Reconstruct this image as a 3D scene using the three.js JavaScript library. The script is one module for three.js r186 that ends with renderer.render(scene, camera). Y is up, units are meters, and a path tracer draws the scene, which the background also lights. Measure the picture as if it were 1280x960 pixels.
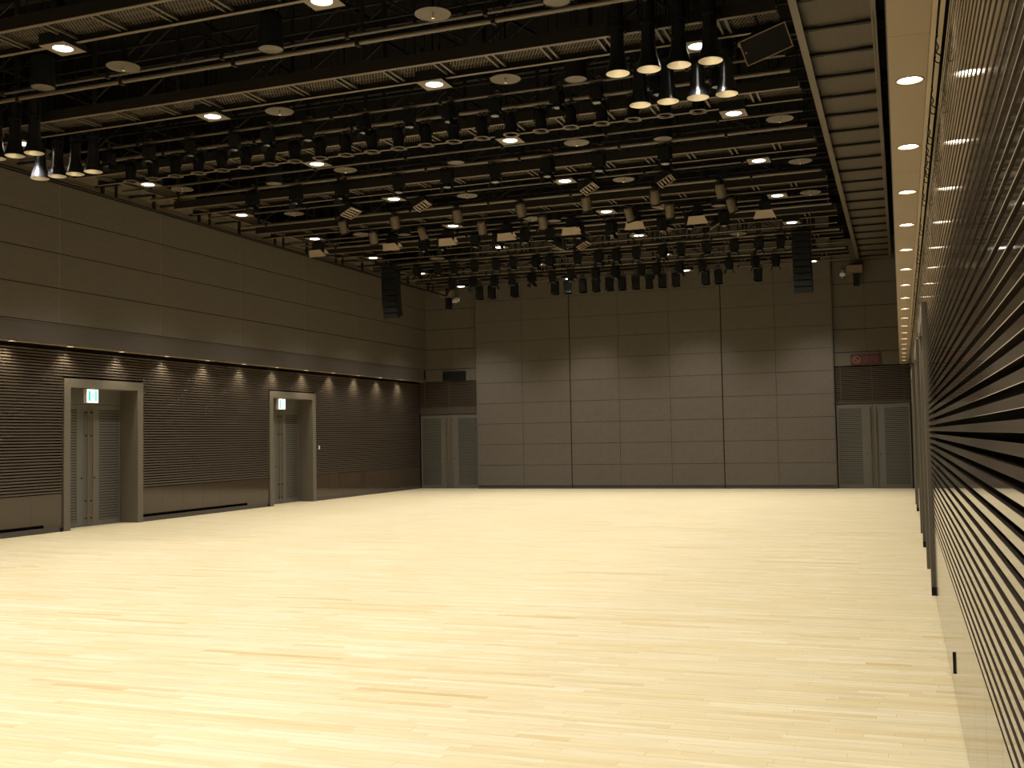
import * as THREE from 'three';
import { mergeGeometries } from 'three/addons/utils/BufferGeometryUtils.js';
import { RectAreaLightUniformsLib } from 'three/addons/lights/RectAreaLightUniformsLib.js';

// ---------------------------------------------------------------- camera, light, exposure
const scene = new THREE.Scene();
scene.background = new THREE.Color(0x000000);
const camera = new THREE.PerspectiveCamera(39.994, 1280 / 960, 0.05, 120);
camera.position.set(0, 1.6, 0);
camera.rotation.set(THREE.MathUtils.degToRad(2.892), THREE.MathUtils.degToRad(20.228), THREE.MathUtils.degToRad(-1.019), 'YXZ');
camera.updateMatrixWorld(true); camera.updateProjectionMatrix();
const renderer = new THREE.WebGLRenderer({ antialias: true });
renderer.toneMapping = THREE.LinearToneMapping;
renderer.toneMappingExposure = 1.0;
renderer.shadowMap.enabled = true;
RectAreaLightUniformsLib.init();
const LAMP = {
  grid: { color: new THREE.Color().setRGB(1.0, 0.945, 0.895), candela: 71, angle: 51, penumbra: 0.75, glow: 12 },
  cove: { color: new THREE.Color().setRGB(1.0, 0.9, 0.7), candela: 5.5, angle: 58, penumbra: 0.8, glow: 10 },
  exit: { candela: 1.2 },
};

// ---------------------------------------------------------------- helpers
let seed = 20240;
function rnd() { seed = (seed + 0x6D2B79F5) | 0; let t = Math.imul(seed ^ (seed >>> 15), 1 | seed); t = (t + Math.imul(t ^ (t >>> 7), 61 | t)) ^ t; return ((t ^ (t >>> 14)) >>> 0) / 4294967296; }
const rr = (a, b) => a + (b - a) * rnd();
const R = THREE.MathUtils.degToRad;
const taken = new Map();
function numbered(n) { const k = taken.get(n) || 0; taken.set(n, k + 1); return k ? `${n}_${String(k).padStart(3, '0')}` : n; }
const geoCache = new Map();
function cached(key, make) { if (!geoCache.has(key)) geoCache.set(key, make()); return geoCache.get(key); }
const q = v => Math.round(v * 1e4) / 1e4;
const box = (w, h, d) => cached(`b${q(w)},${q(h)},${q(d)}`, () => new THREE.BoxGeometry(w, h, d));
const cyl = (r0, r1, h, n = 14, open = false) => cached(`c${q(r0)},${q(r1)},${q(h)},${n},${open}`, () => new THREE.CylinderGeometry(r0, r1, h, n, 1, open));
function shadows(o) { o.castShadow = true; o.receiveShadow = true; return o; }
function part(name, geo, mat, parent, x = 0, y = 0, z = 0, rx = 0, ry = 0, rz = 0) {
  const m = shadows(new THREE.Mesh(geo, mat)); m.name = name; m.position.set(x, y, z); m.rotation.set(rx, ry, rz); parent.add(m); return m;
}
// a box given by its extents
function span(name, x0, x1, y0, y1, z0, z1, mat, parent) {
  return part(name, box(Math.abs(x1 - x0), Math.abs(y1 - y0), Math.abs(z1 - z0)), mat, parent, (x0 + x1) / 2, (y0 + y1) / 2, (z0 + z1) / 2);
}
function group(name, parent) { const g = new THREE.Group(); g.name = name; if (parent) parent.add(g); return g; }
function thing(name, label, category, grp, x = 0, y = 0, z = 0) {
  const g = group(numbered(name), scene); g.position.set(x, y, z); g.userData = { label, category }; if (grp) g.userData.group = grp; return g;
}
function structure(name, label, category) { const g = group(name, scene); g.userData = { kind: 'structure', label, category }; return g; }
function dup(proto, name, label, category, grp, x, y, z, ry = 0) {
  const c = proto.clone(); c.name = numbered(name); c.userData = { label, category }; if (grp) c.userData.group = grp;
  c.position.set(x, y, z); c.rotation.y = ry; scene.add(c); return c;
}
const tf = (g, x, y, z, rx = 0, ry = 0, rz = 0) => { const c = g.clone(); c.rotateX(rx); c.rotateY(ry); c.rotateZ(rz); c.translate(x, y, z); return c; };
const merged = list => mergeGeometries(list.map(g => g.index ? g.toNonIndexed() : g));
// a straight round bar between two points
function bar(name, a, b, r, mat, parent, n = 8) {
  const A = new THREE.Vector3(...a), B = new THREE.Vector3(...b), d = B.clone().sub(A), L = d.length();
  const m = part(name, cyl(r, r, L, n), mat, parent); m.position.copy(A).addScaledVector(d, 0.5);
  m.quaternion.setFromUnitVectors(new THREE.Vector3(0, 1, 0), d.normalize()); return m;
}
function dataTexture(w, h, f, srgb = false) {
  const a = new Uint8Array(w * h * 4);
  for (let y = 0; y < h; y++) for (let x = 0; x < w; x++) { const c = f(x, y), i = (y * w + x) * 4; for (let k = 0; k < 3; k++) a[i + k] = Math.max(0, Math.min(255, Array.isArray(c) ? c[k] : c)); a[i + 3] = 255; }
  const t = new THREE.DataTexture(a, w, h); t.wrapS = t.wrapT = THREE.RepeatWrapping; t.magFilter = THREE.LinearFilter; t.minFilter = THREE.LinearFilter;
  if (srgb) t.colorSpace = THREE.SRGBColorSpace; t.needsUpdate = true; return t;
}
function valueNoise(w, h, cx, cy) { // tiling smooth noise 0..1
  const g = new Float32Array(cx * cy); for (let i = 0; i < g.length; i++) g[i] = rnd();
  const s = t => t * t * (3 - 2 * t);
  return (x, y) => { const u = x / w * cx, v = y / h * cy, i = Math.floor(u), j = Math.floor(v), a = s(u - i), b = s(v - j), G = (p, r) => g[(r % cy) * cx + (p % cx)];
    return (G(i, j) * (1 - a) + G(i + 1, j) * a) * (1 - b) + (G(i, j + 1) * (1 - a) + G(i + 1, j + 1) * a) * b; };
}
const lin = (r, g, b) => new THREE.Color().setRGB(r, g, b);
function mat(r, g, b, rough = 0.6, extra = {}) { return new THREE.MeshStandardMaterial({ color: lin(r, g, b), roughness: rough, metalness: 0, ...extra }); }

const NTH = 'first second third fourth fifth sixth seventh eighth ninth tenth eleventh twelfth thirteenth fourteenth fifteenth sixteenth seventeenth eighteenth nineteenth twentieth twenty-first twenty-second twenty-third twenty-fourth twenty-fifth twenty-sixth twenty-seventh twenty-eighth'.split(' ');
// matt paint that hardly mirrors
function dull(r, g, b, rough, spec) { return new THREE.MeshPhysicalMaterial({ color: lin(r, g, b), roughness: rough, metalness: 0, specularIntensity: spec }); }
// ---------------------------------------------------------------- materials
const grainMap = (() => {
  const fine = valueNoise(512, 512, 12, 160), mid = valueNoise(512, 512, 6, 60), wide = valueNoise(512, 512, 4, 10);
  return dataTexture(512, 512, (x, y) => { const v = 0.90 + 0.05 * fine(x, y) + 0.05 * mid(x, y) + 0.04 * (wide(x, y) - 0.5); return [255 * v, 255 * (v - 0.004), 255 * (v - 0.012)]; }, true);
})();
const clothMap = (() => {
  const a = valueNoise(256, 256, 128, 128), b = valueNoise(256, 256, 20, 20);
  return dataTexture(256, 256, (x, y) => 255 * (0.86 + 0.08 * a(x, y) + 0.05 * b(x, y)), true);
})();
const holesMap = dataTexture(64, 64, (x, y) => { // expanded-metal openings, two staggered rows
  const u = (x % 32) / 32 - 0.5, v = (y % 32) / 32 - 0.5, u2 = ((x + 16) % 32) / 32 - 0.5, v2 = ((y + 16) % 32) / 32 - 0.5;
  return (Math.abs(u) + Math.abs(v) < 0.4 || Math.abs(u2) + Math.abs(v2) < 0.4) ? 0 : 255;
});
const M = {
  panel: mat(0.103, 0.085, 0.06, 0.75, { map: clothMap }),
  core: dull(0.008, 0.007, 0.006, 0.9, 0.15),
  fascia: mat(0.06, 0.049, 0.038, 0.6),
  slat: mat(0.064, 0.049, 0.035, 0.06),
  slatSatin: mat(0.064, 0.049, 0.035, 0.3),
  wainscot: mat(0.047, 0.033, 0.021, 0.07),
  kick: mat(0.05, 0.044, 0.038, 0.4),
  soffit: mat(0.25, 0.18, 0.105, 0.5),
  rail: mat(0.36, 0.28, 0.17, 0.35),
  frame: mat(0.105, 0.088, 0.06, 0.7),
  door: mat(0.1, 0.094, 0.076, 0.5),
  doorSlat: mat(0.082, 0.076, 0.06, 0.45),
  brass: mat(0.2, 0.125, 0.06, 0.4, { metalness: 0.5 }),
  black: dull(0.009, 0.009, 0.009, 0.6, 0.25),
  blackGloss: mat(0.012, 0.012, 0.013, 0.25),
  steel: dull(0.012, 0.0105, 0.0085, 0.6, 0.25),
  joint: mat(0.15, 0.135, 0.11, 0.6),
  flange: mat(0.095, 0.071, 0.045, 0.45),
  web: dull(0.016, 0.0135, 0.01, 0.6, 0.25),
  pipe: mat(0.085, 0.064, 0.04, 0.4),
  pipeThin: mat(0.048, 0.037, 0.024, 0.45),
  galleryDeck: mat(0.12, 0.092, 0.056, 0.6, { alphaMap: holesMap, alphaTest: 0.5, side: THREE.DoubleSide }),
  deck: mat(0.085, 0.066, 0.04, 0.6, { alphaMap: holesMap, alphaTest: 0.5, side: THREE.DoubleSide }),
  deckSolid: mat(0.06, 0.05, 0.035, 0.7, { map: clothMap }),
  plate: mat(0.13, 0.102, 0.065, 0.5),
  tan: mat(0.115, 0.086, 0.053, 0.55),
  tanPlate: mat(0.18, 0.13, 0.08, 0.5),
  disc: mat(0.07, 0.053, 0.034, 0.5),
  nickel: mat(0.75, 0.68, 0.55, 0.25, { metalness: 0.9 }),
  white: mat(0.75, 0.72, 0.66, 0.4),
  reflector: mat(0.75, 0.68, 0.55, 0.35, { metalness: 0.6 }),
  lensGlass: mat(0.05, 0.05, 0.055, 0.08),
  roof: dull(0.006, 0.0055, 0.005, 0.9, 0.1),
  gridGlow: new THREE.MeshStandardMaterial({ color: 0x222222, roughness: 0.4, emissive: lin(1, 0.95, 0.85), emissiveIntensity: LAMP.grid.glow }),
  coveGlow: new THREE.MeshStandardMaterial({ color: 0x222222, roughness: 0.4, emissive: lin(1, 0.93, 0.78), emissiveIntensity: LAMP.cove.glow }),
};

// ---------------------------------------------------------------- measures
const XR = 0.245, XL = -14.70;            // faces of the slatted walls
const ZF = 4.2, ZB = -31.0, ZC = -31.16;  // front wall, moving back panels, corner bays beside them
const FRONT = 0.255;                      // how far the bulkheads stand out over the slats
const Y_WAINS = 0.70, Y_SOFFIT = 3.44, Y_FASCIA = 3.84, Y_TOP = 6.43, Y_ROOF = 8.9;
const PITCH = 0.0546, ROW = 0.6475;
const PORTALS = [[-13.30, -11.10], [-17.79, -15.60], [-24.63, -22.44]];
const OPEN_H = 2.69, FRAME_H = 2.86, FRAME_W = 0.165, RECESS = 0.41;

// ---------------------------------------------------------------- floor
{
  const floor = structure('floor', 'pale maple strip floor of the hall', 'floor');
  const x0 = -15.15, x1 = 0.72, z0 = ZF + 0.05, z1 = -31.4, W = 0.065;
  span('subfloor', x0 - 0.1, x1 + 0.1, -0.22, -0.021, z0 + 0.1, z1 - 0.1, mat(0.2, 0.14, 0.08, 0.8), floor);
  const LEN = [0.3, 0.45, 0.6, 0.75, 0.9, 1.2];
  const TONES = [[0.61, 0.525, 0.325], [0.63, 0.55, 0.36], [0.595, 0.505, 0.30], [0.615, 0.52, 0.31], [0.65, 0.575, 0.385], [0.585, 0.485, 0.275], [0.575, 0.465, 0.255], [0.53, 0.41, 0.205]];
  const pickTone = () => { const t = rnd(); return t < 0.24 ? 0 : t < 0.46 ? 1 : t < 0.63 ? 2 : t < 0.80 ? 3 : t < 0.90 ? 4 : t < 0.968 ? 5 : t < 0.993 ? 6 : 7; };
  const planks = [];
  const v = new THREE.Vector3();
  for (let r = 0, z = z0; z > z1; r++, z -= W) {
    let x = x0 + rr(-0.9, 0);
    while (x < x1) {
      const L = LEN[Math.floor(rnd() * LEN.length)]; const a = Math.max(x, x0), b = Math.min(x + L, x1); x += L;
      if (b - a < 0.01) continue;
      const p = { a, b, z: z - W / 2, full: Math.abs(b - a - L) < 1e-6 ? L : 0, tone: pickTone(), uv: Math.floor(rnd() * 3), dy: rr(-0.0002, 0.0002), size: 0 };
      if (p.full && p.z < -3.2 && p.z > -9) {
        const c = [[a, -W / 2], [b, -W / 2], [b, W / 2], [a, W / 2]].map(([px, dz]) => { v.set(px, 0, p.z + dz).project(camera); return [v.x * 640, v.y * 480, v.z]; });
        v.set((a + b) / 2, 0, p.z).project(camera);
        if (Math.abs(v.x) < 0.97 && Math.abs(v.y) < 0.98 && v.z < 1) { let s = 0; for (let k = 0; k < 4; k++) { const m = c[k], n = c[(k + 1) % 4]; s += m[0] * n[1] - n[0] * m[1]; } p.size = Math.abs(s) / 2; }
      }
      planks.push(p);
    }
  }
  const gap = 0.0003, H = 0.02;
  function plankGeo(L, u) { // top and four sides, uv in metres
    const w = L / 2 - gap / 2, d = W / 2 - gap / 2, e = 0.0004;
    const pos = [], uv = [], idx = [], nor = [];
    const quad = (p, n) => { const k = pos.length / 3; p.forEach(c => { pos.push(...c); nor.push(...n); uv.push((c[0] + u * 0.37) / 1.2, (c[2] + u * 0.21 + c[1]) / 0.4); }); idx.push(k, k + 1, k + 2, k, k + 2, k + 3); };
    quad([[-w + e, 0, d - e], [w - e, 0, d - e], [w - e, 0, -d + e], [-w + e, 0, -d + e]], [0, 1, 0]);
    quad([[-w, -H, d], [w, -H, d], [w - e, 0, d - e], [-w + e, 0, d - e]], [0, 0, 1]);
    quad([[w, -H, -d], [-w, -H, -d], [-w + e, 0, -d + e], [w - e, 0, -d + e]], [0, 0, -1]);
    quad([[w, -H, d], [w, -H, -d], [w - e, 0, -d + e], [w - e, 0, d - e]], [1, 0, 0]);
    quad([[-w, -H, -d], [-w, -H, d], [-w + e, 0, d - e], [-w + e, 0, -d + e]], [-1, 0, 0]);
    const g = new THREE.BufferGeometry(); g.setAttribute('position', new THREE.Float32BufferAttribute(pos, 3)); g.setAttribute('normal', new THREE.Float32BufferAttribute(nor, 3)); g.setAttribute('uv', new THREE.Float32BufferAttribute(uv, 2)); g.setIndex(idx); return g;
  }
  const look = { roughness: 0.33, map: grainMap };
  const toneMats = TONES.map(t => new THREE.MeshStandardMaterial({ color: lin(...t), ...look }));
  const near = new Set(planks.filter(p => p.size > 0).sort((a, b) => b.size - a.size).slice(0, 300));
  for (const p of near) part('plank', cached(`plank${p.full},${p.uv}`, () => plankGeo(p.full, p.uv)), toneMats[p.tone], floor, (p.a + p.b) / 2, p.dy, p.z);
  const pos = [], nor = [], uv = [], col = [], idx = [];
  for (const p of planks) {
    if (near.has(p)) continue;
    const L = p.b - p.a, g = cached(`plank${q(L)},${p.uv}`, () => plankGeo(L, p.uv)), P = g.attributes.position, N = g.attributes.normal, U = g.attributes.uv, k0 = pos.length / 3, cx = (p.a + p.b) / 2, ju = rnd(), jv = rnd();
    for (let i = 0; i < P.count; i++) { pos.push(P.getX(i) + cx, P.getY(i) + p.dy, P.getZ(i) + p.z); nor.push(N.getX(i), N.getY(i), N.getZ(i)); uv.push(U.getX(i) + ju, U.getY(i) + jv); col.push(...TONES[p.tone]); }
    for (let i = 0; i < g.index.count; i++) idx.push(g.index.getX(i) + k0);
  }
  const g = new THREE.BufferGeometry(); g.setAttribute('position', new THREE.Float32BufferAttribute(pos, 3)); g.setAttribute('normal', new THREE.Float32BufferAttribute(nor, 3)); g.setAttribute('uv', new THREE.Float32BufferAttribute(uv, 2)); g.setAttribute('color', new THREE.Float32BufferAttribute(col, 3)); g.setIndex(idx);
  const rest = part('planks', g, new THREE.MeshStandardMaterial({ color: 0xffffff, vertexColors: true, ...look }), floor); rest.userData.kind = 'stuff';
}

// ---------------------------------------------------------------- double door leaves: stile by the meeting edge, slatted field, long pull
const PULL = 1.86;
// built facing +z, width w, standing at y 0, leaf front face at z 0
function doubleDoor(parent, w, h) {
  for (const s of [-1, 1]) {
    const leaf = group('door_leaf', parent), lw = w / 2 - 0.006, stile = Math.min(0.3, lw * 0.33);
    const e0 = 0.004, e1 = lw; // from the meeting edge outwards
    const X = d => s * d;
    span('leaf_board', X(e0), X(e1), 0.008, h - 0.006, -0.05, -0.018, M.core, leaf);
    span('stile', X(e0), X(e0 + stile), 0.008, h - 0.006, -0.018, 0.004, M.door, leaf);
    span('edge_stile', X(e1 - 0.05), X(e1), 0.008, h - 0.006, -0.018, 0.004, M.door, leaf);
    span('bottom_rail', X(e0 + stile), X(e1 - 0.05), 0.008, 0.1, -0.018, 0.004, M.door, leaf);
    span('top_rail', X(e0 + stile), X(e1 - 0.05), 0.106 + Math.floor((h - 0.2) / PITCH) * PITCH, h - 0.006, -0.018, 0.004, M.door, leaf);
    const n = Math.floor((h - 0.2) / PITCH), x0 = X(e0 + stile + 0.003), x1 = X(e1 - 0.053);
    for (let i = 0; i < n; i++) span('slat', x0, x1, 0.106 + i * PITCH, 0.106 + i * PITCH + 0.042, -0.018, 0.002, M.doorSlat, leaf);
    const px = X(e0 + 0.07);
    part('pull_bar', cyl(0.014, 0.014, h - 0.2, 12), M.brass, leaf, px, h / 2, 0.06);
    for (const py of [0.16, 0.5, h - 0.62, h - 0.16]) part('pull_bracket', cyl(0.009, 0.012, 0.06, 8), M.black, leaf, px, py, 0.03, Math.PI / 2);
    part('lock', cyl(0.016, 0.016, 0.01, 12), M.black, leaf, X(e0 + 0.17), 0.95, 0.008, Math.PI / 2);
  }
}

// slat running along z, front face at d = 0 of the wall, edges eased; s = +1 when the hall lies towards +x
function slatGeo(len, s, h = 0.031, dep = 0.06, e = 0.0014) {
  return cached(`slat${q(len)},${s},${h}`, () => {
    const P = [[-dep, 0], [-e, 0], [0, e], [0, h - e], [-e, h], [-dep, h]], pos = [], nor = [];
    for (let i = 0; i < 6; i++) { const a = P[i], b = P[(i + 1) % 6], n = [(b[1] - a[1]) * s, -(b[0] - a[0])], l = Math.hypot(...n);
      const A = [a[0] * s, a[1], 0], B = [b[0] * s, b[1], 0], C = [b[0] * s, b[1], -len], D = [a[0] * s, a[1], -len];
      const tri = s > 0 ? [A, D, C, A, C, B] : [A, C, D, A, B, C]; for (const p of tri) { pos.push(...p); nor.push(n[0] / l, n[1] / l, 0); } }
    for (const [z, nz] of [[0, 1], [-len, -1]]) for (let i = 1; i < 5; i++) { const t = [P[0], P[i], P[i + 1]].map(p => [p[0] * s, p[1], z]); if ((nz > 0) !== (s > 0)) t.reverse(); for (const p of t) { pos.push(...p); nor.push(0, 0, nz); } }
    const g = new THREE.BufferGeometry(); g.setAttribute('position', new THREE.Float32BufferAttribute(pos, 3)); g.setAttribute('normal', new THREE.Float32BufferAttribute(nor, 3)); return g; });
}
// ---------------------------------------------------------------- side walls
function sideWall(side) {
  const left = side === 'left', X = d => left ? XL + d : XR - d;   // d: distance into the hall from the slat faces
  const wall = structure(`wall_${side}`, left ? 'dark wall of horizontal slats with two exit doorways under panelled bulkhead' : 'glossy dark slatted wall close beside the camera under panelled bulkhead', 'wall');
  const edges = [ZF]; const openings = PORTALS;
  for (const [a, b] of openings) edges.push(b, a); edges.push(left ? ZC : ZC);
  for (let i = 0; i < edges.length; i += 2) { // bays between the doorways
    const zn = edges[i], zf = edges[i + 1];
    span('wall_core', X(-0.9), X(-0.058), 0, Y_SOFFIT + 0.06, zn, zf, M.core, wall);
    const n = Math.floor((Y_SOFFIT - 0.03 - Y_WAINS) / PITCH);
    for (let k = 0; k < n; k++) { const y = Y_WAINS + 0.016 + k * PITCH; part('slat', slatGeo(zn - zf - 0.008, left ? 1 : -1), left ? M.slatSatin : M.slat, wall, X(0), y, zn - 0.004); }
    const m = Math.max(1, Math.round((zn - zf) / 0.7)), w = (zn - zf) / m, low = left ? 0.155 : 0.024;
    for (let k = 0; k < m; k++) span('wainscot_panel', X(-0.059), X(0), low, Y_WAINS, zn - k * w - 0.0015, zn - (k + 1) * w + 0.0015, M.wainscot, wall);
    if (left) { span('baseboard', X(-0.059), X(0.004), 0.001, 0.095, zn - 0.002, zf + 0.002, M.kick, wall);
      span('vent_filler', X(-0.059), X(-0.002), 0.095, 0.155, zf < -30 ? zn : zn - (zn - zf) * 0.8, zf, M.wainscot, wall); }
    else span('baseboard', X(-0.059), X(-0.03), 0.001, 0.024, zn, zf, M.core, wall);
  }
  openings.forEach(([zf, zn]) => { // over each doorway
    span('wall_core', X(-0.9), X(-0.058), FRAME_H, Y_SOFFIT + 0.06, zn, zf, M.core, wall);
    const n = Math.floor((Y_SOFFIT - 0.03 - Y_WAINS) / PITCH);
    for (let k = 0; k < n; k++) { const y = Y_WAINS + 0.016 + k * PITCH; if (y > FRAME_H + 0.005) part('slat', slatGeo(zn - zf - 0.008, left ? 1 : -1), left ? M.slatSatin : M.slat, wall, X(0), y, zn - 0.004); }
    span('wall_core', X(-0.9), X(-RECESS - 0.06), 0, FRAME_H, zn, zf, M.core, wall);
  });
  // bulkhead above
  span('bulkhead_core', X(-0.9), X(FRONT - 0.03), Y_SOFFIT + 0.07, Y_ROOF, ZF, ZC, M.core, wall);
  span('fascia', X(FRONT - 0.03), X(FRONT - 0.008), Y_SOFFIT + 0.002, Y_FASCIA - 0.05, ZF, ZB + (left ? 0 : 0), M.fascia, wall);
  span('fascia_lip', X(FRONT - 0.03), X(FRONT - 0.002), Y_FASCIA - 0.048, Y_FASCIA - 0.012, ZF, ZB, M.fascia, wall);
  const COL = 2.83, zs = []; for (let z = -15.23 + COL * 6; z > ZC - COL; z -= COL) zs.push(z);
  for (let r = 0; r < 4; r++) { const y0 = Y_FASCIA + r * ROW, y1 = y0 + ROW - 0.018;
    for (let k = 0; k + 1 < zs.length; k++) { const a = Math.min(zs[k], ZF), b = Math.max(zs[k + 1], ZC); if (a - b < 0.05) continue; span('wall_panel', X(FRONT - 0.03), X(FRONT), y0, y1, a - 0.008, b + 0.008, M.panel, wall); span('joint_strip', X(FRONT - 0.03), X(FRONT - 0.002), y0, y1, b + 0.0075, b - 0.0075, M.joint, wall); } }
  // soffit with a round hole for every lamp
  const lampZ = []; for (let k = -6; k < 19; k++) { const z = -5.87 - 1.393 * k; if (z < ZF - 0.4 && z > ZC + 0.5) lampZ.push(z); }
  const seams = [ZF]; for (let z = -5.18 + 2.786 * 3; z > ZC; z -= 2.786) if (z < ZF - 0.1) seams.push(z); seams.push(ZC);
  for (let k = 0; k + 1 < seams.length; k++) {
    const a = seams[k] - 0.0015, b = seams[k + 1] + 0.0015, s = new THREE.Shape(), w0 = 0.062, w1 = FRONT - 0.008;
    s.moveTo(w0, -a); s.lineTo(w1, -a); s.lineTo(w1, -b); s.lineTo(w0, -b); s.closePath();
    for (const z of lampZ) if (z < a - 0.1 && z > b + 0.1) { const h = new THREE.Path(); h.absarc(0.145, -z, 0.066, 0, Math.PI * 2, true); s.holes.push(h); }
    const g = new THREE.ExtrudeGeometry(s, { depth: 0.012, bevelEnabled: false, curveSegments: 20 }); // x = d, y = -z
    g.rotateX(-Math.PI / 2); if (left) g.translate(XL, Y_SOFFIT, 0); else { g.scale(-1, 1, 1); g.translate(XR, Y_SOFFIT, 0); const ix = g.index; if (!ix) { const P = g.attributes.position, Nn = g.attributes.normal, U = g.attributes.uv; for (const A of [P, Nn, U]) { const n = A.itemSize; for (let i = 0; i < A.count; i += 3) for (let c = 0; c < n; c++) { const t = A.array[i * n + c]; A.array[i * n + c] = A.array[(i + 2) * n + c]; A.array[(i + 2) * n + c] = t; } } } }
    part('soffit_panel', g, M.soffit, wall);
  }
  // hanging rail between soffit and slats
  for (const [d0, d1] of [[0.036, 0.06], [0.006, 0.026]]) span('hanging_rail', X(d0), X(d1), Y_SOFFIT + (left ? 0.013 : 0.003), Y_SOFFIT + 0.04, ZF, ZC, M.rail, wall);
  span('rail_back', X(-0.058), X(0.062), Y_SOFFIT + 0.04, Y_SOFFIT + 0.055, ZF, ZC, M.core, wall);
  if (!left) part('pull_handle', box(0.01, 0.127, 0.012), M.black, wall, XR - 0.005, 0.22, -6.83);
  return lampZ;
}
const coveZ = sideWall('left'); sideWall('right');

// ---------------------------------------------------------------- doorways in the side walls
let doorNo = 0;
function portal(left, zf, zn) {
  const X = d => left ? XL + d : XR - d;
  const g = structure(`door_${++doorNo}`, left ? 'grey framed recessed double door with long vertical pulls in slatted wall' : 'recessed double doorway in the glossy slatted wall', 'door');
  const f = 0.028, iz0 = zn - FRAME_W, iz1 = zf + FRAME_W;
  span('jamb', X(0.018), X(f), 0, OPEN_H, zn, iz0, M.frame, g);
  span('jamb', X(0.018), X(f), 0, OPEN_H, iz1, zf, M.frame, g);
  span('lintel', X(0.018), X(f), OPEN_H, FRAME_H, zn, zf, M.frame, g);
  span('reveal_lining', X(-RECESS), X(0.018), 0, OPEN_H, zn, iz0, M.frame, g);
  span('reveal_lining', X(-RECESS), X(0.018), 0, OPEN_H, iz1, zf, M.frame, g);
  span('head_lining', X(-RECESS), X(0.018), OPEN_H, FRAME_H, zn, zf, M.frame, g);
  span('header_panel', X(-RECESS - 0.03), X(-RECESS), 2.40, OPEN_H, iz0, iz1, M.door, g);
  const leaves = group('door_pair', g); leaves.position.set(X(-RECESS), 0, (iz0 + iz1) / 2); leaves.rotation.y = left ? Math.PI / 2 : -Math.PI / 2;
  doubleDoor(leaves, iz0 - iz1, 2.398);
  span('door_stop', X(0), X(0.03), 0, 0.08, zn + 0.02, zn + 0.06, M.black, g);
  return g;
}
for (const [zf, zn] of PORTALS) { portal(true, zf, zn); portal(false, zf, zn); }

// ---------------------------------------------------------------- back wall
{
  const wall = structure('wall_back', 'grey back wall of large movable panels between corner doors', 'wall');
  const cols = [-12.61, -11.075, -9.515, -7.98, -6.42, -4.88, -3.345, -1.775];
  span('wall_core', cols[0], cols[7], 0, Y_ROOF, ZB - 0.6, ZB - 0.03, M.core, wall);
  span('wall_core', -15.6, 1.15, 0, Y_ROOF, ZC - 0.6, ZC - 0.1, M.core, wall);
  const strong = new Set([2, 5]);
  for (let c = 0; c < 7; c++) {
    const a = cols[c] + (strong.has(c) ? 0.014 : 0.004), b = cols[c + 1] - (strong.has(c + 1) ? 0.014 : 0.004);
    span('kick_plate', a, b, 0.004, 0.085, ZB - 0.03, ZB - 0.012, M.kick, wall);
    for (let r = 0; r < 12; r++) { const y0 = r ? 0.738 + (r - 1) * ROW : 0.097, y1 = 0.738 + r * ROW - 0.01; span('wall_panel', a, b, y0, y1, ZB - 0.03, ZB, M.panel, wall); }
  }
  for (const x of [cols[0] - 0.012, cols[7] + 0.012]) span('edge_profile', x - 0.009, x + 0.009, 0, Y_ROOF, ZC, ZB - 0.004, M.frame, wall);
  // corner bays: upper panels, header, louvre, door
  for (const [side, x0, x1, uy0, hx] of [['l', -14.70, cols[0] - 0.022, 2.62, -14.445], ['r', cols[7] + 0.022, 0.245, 2.44, -0.01]]) {
    for (let r = 0; r < 5; r++) { const y0 = Y_FASCIA + r * ROW, a = side === 'l' ? hx : x0, b = side === 'l' ? x1 : hx, m = (a + b) / 2;
      for (const [p, s] of [[a, m], [m, b]]) span('wall_panel', p + 0.003, s - 0.003, y0, y0 + ROW - 0.018, ZC - 0.03, ZC, M.panel, wall); }
    span('header_panel', x0, x1, Y_SOFFIT + 0.005, Y_FASCIA - 0.018, ZC - 0.03, ZC, M.panel, wall);
    const lv = group('louvre', wall);
    span('louvre_back', x0, x1, uy0, Y_SOFFIT, ZC - 0.1, ZC - 0.07, M.core, lv);
    const n = Math.floor((Y_SOFFIT - uy0) / PITCH);
    for (let k = 0; k < n; k++) span('louvre_slat', x0 + 0.004, x1 - 0.004, uy0 + 0.012 + k * PITCH, uy0 + 0.012 + k * PITCH + 0.03, ZC - 0.045, ZC - 0.004, M.slatSatin, lv);
    for (const t of [0.08, 0.5, 0.92]) span('louvre_post', x0 + (x1 - x0) * t - 0.008, x0 + (x1 - x0) * t + 0.008, uy0, Y_SOFFIT, ZC - 0.06, ZC - 0.002, M.slatSatin, lv);
    span('door_header', x0, x1, 2.38, uy0, ZC - 0.08, ZC - 0.02, M.slatSatin, wall);
    const d = structure(`door_${++doorNo}`, side === 'l' ? 'grey double door below a dark louvre and blank black display, corner of back wall' : 'grey double door below a louvre and dark red sign, corner of back wall', 'door');
    const pair = group('door_pair', d); pair.position.set((x0 + x1) / 2, 0, ZC - 0.045); doubleDoor(pair, x1 - x0 - 0.03, 2.374);
  }
}
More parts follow.
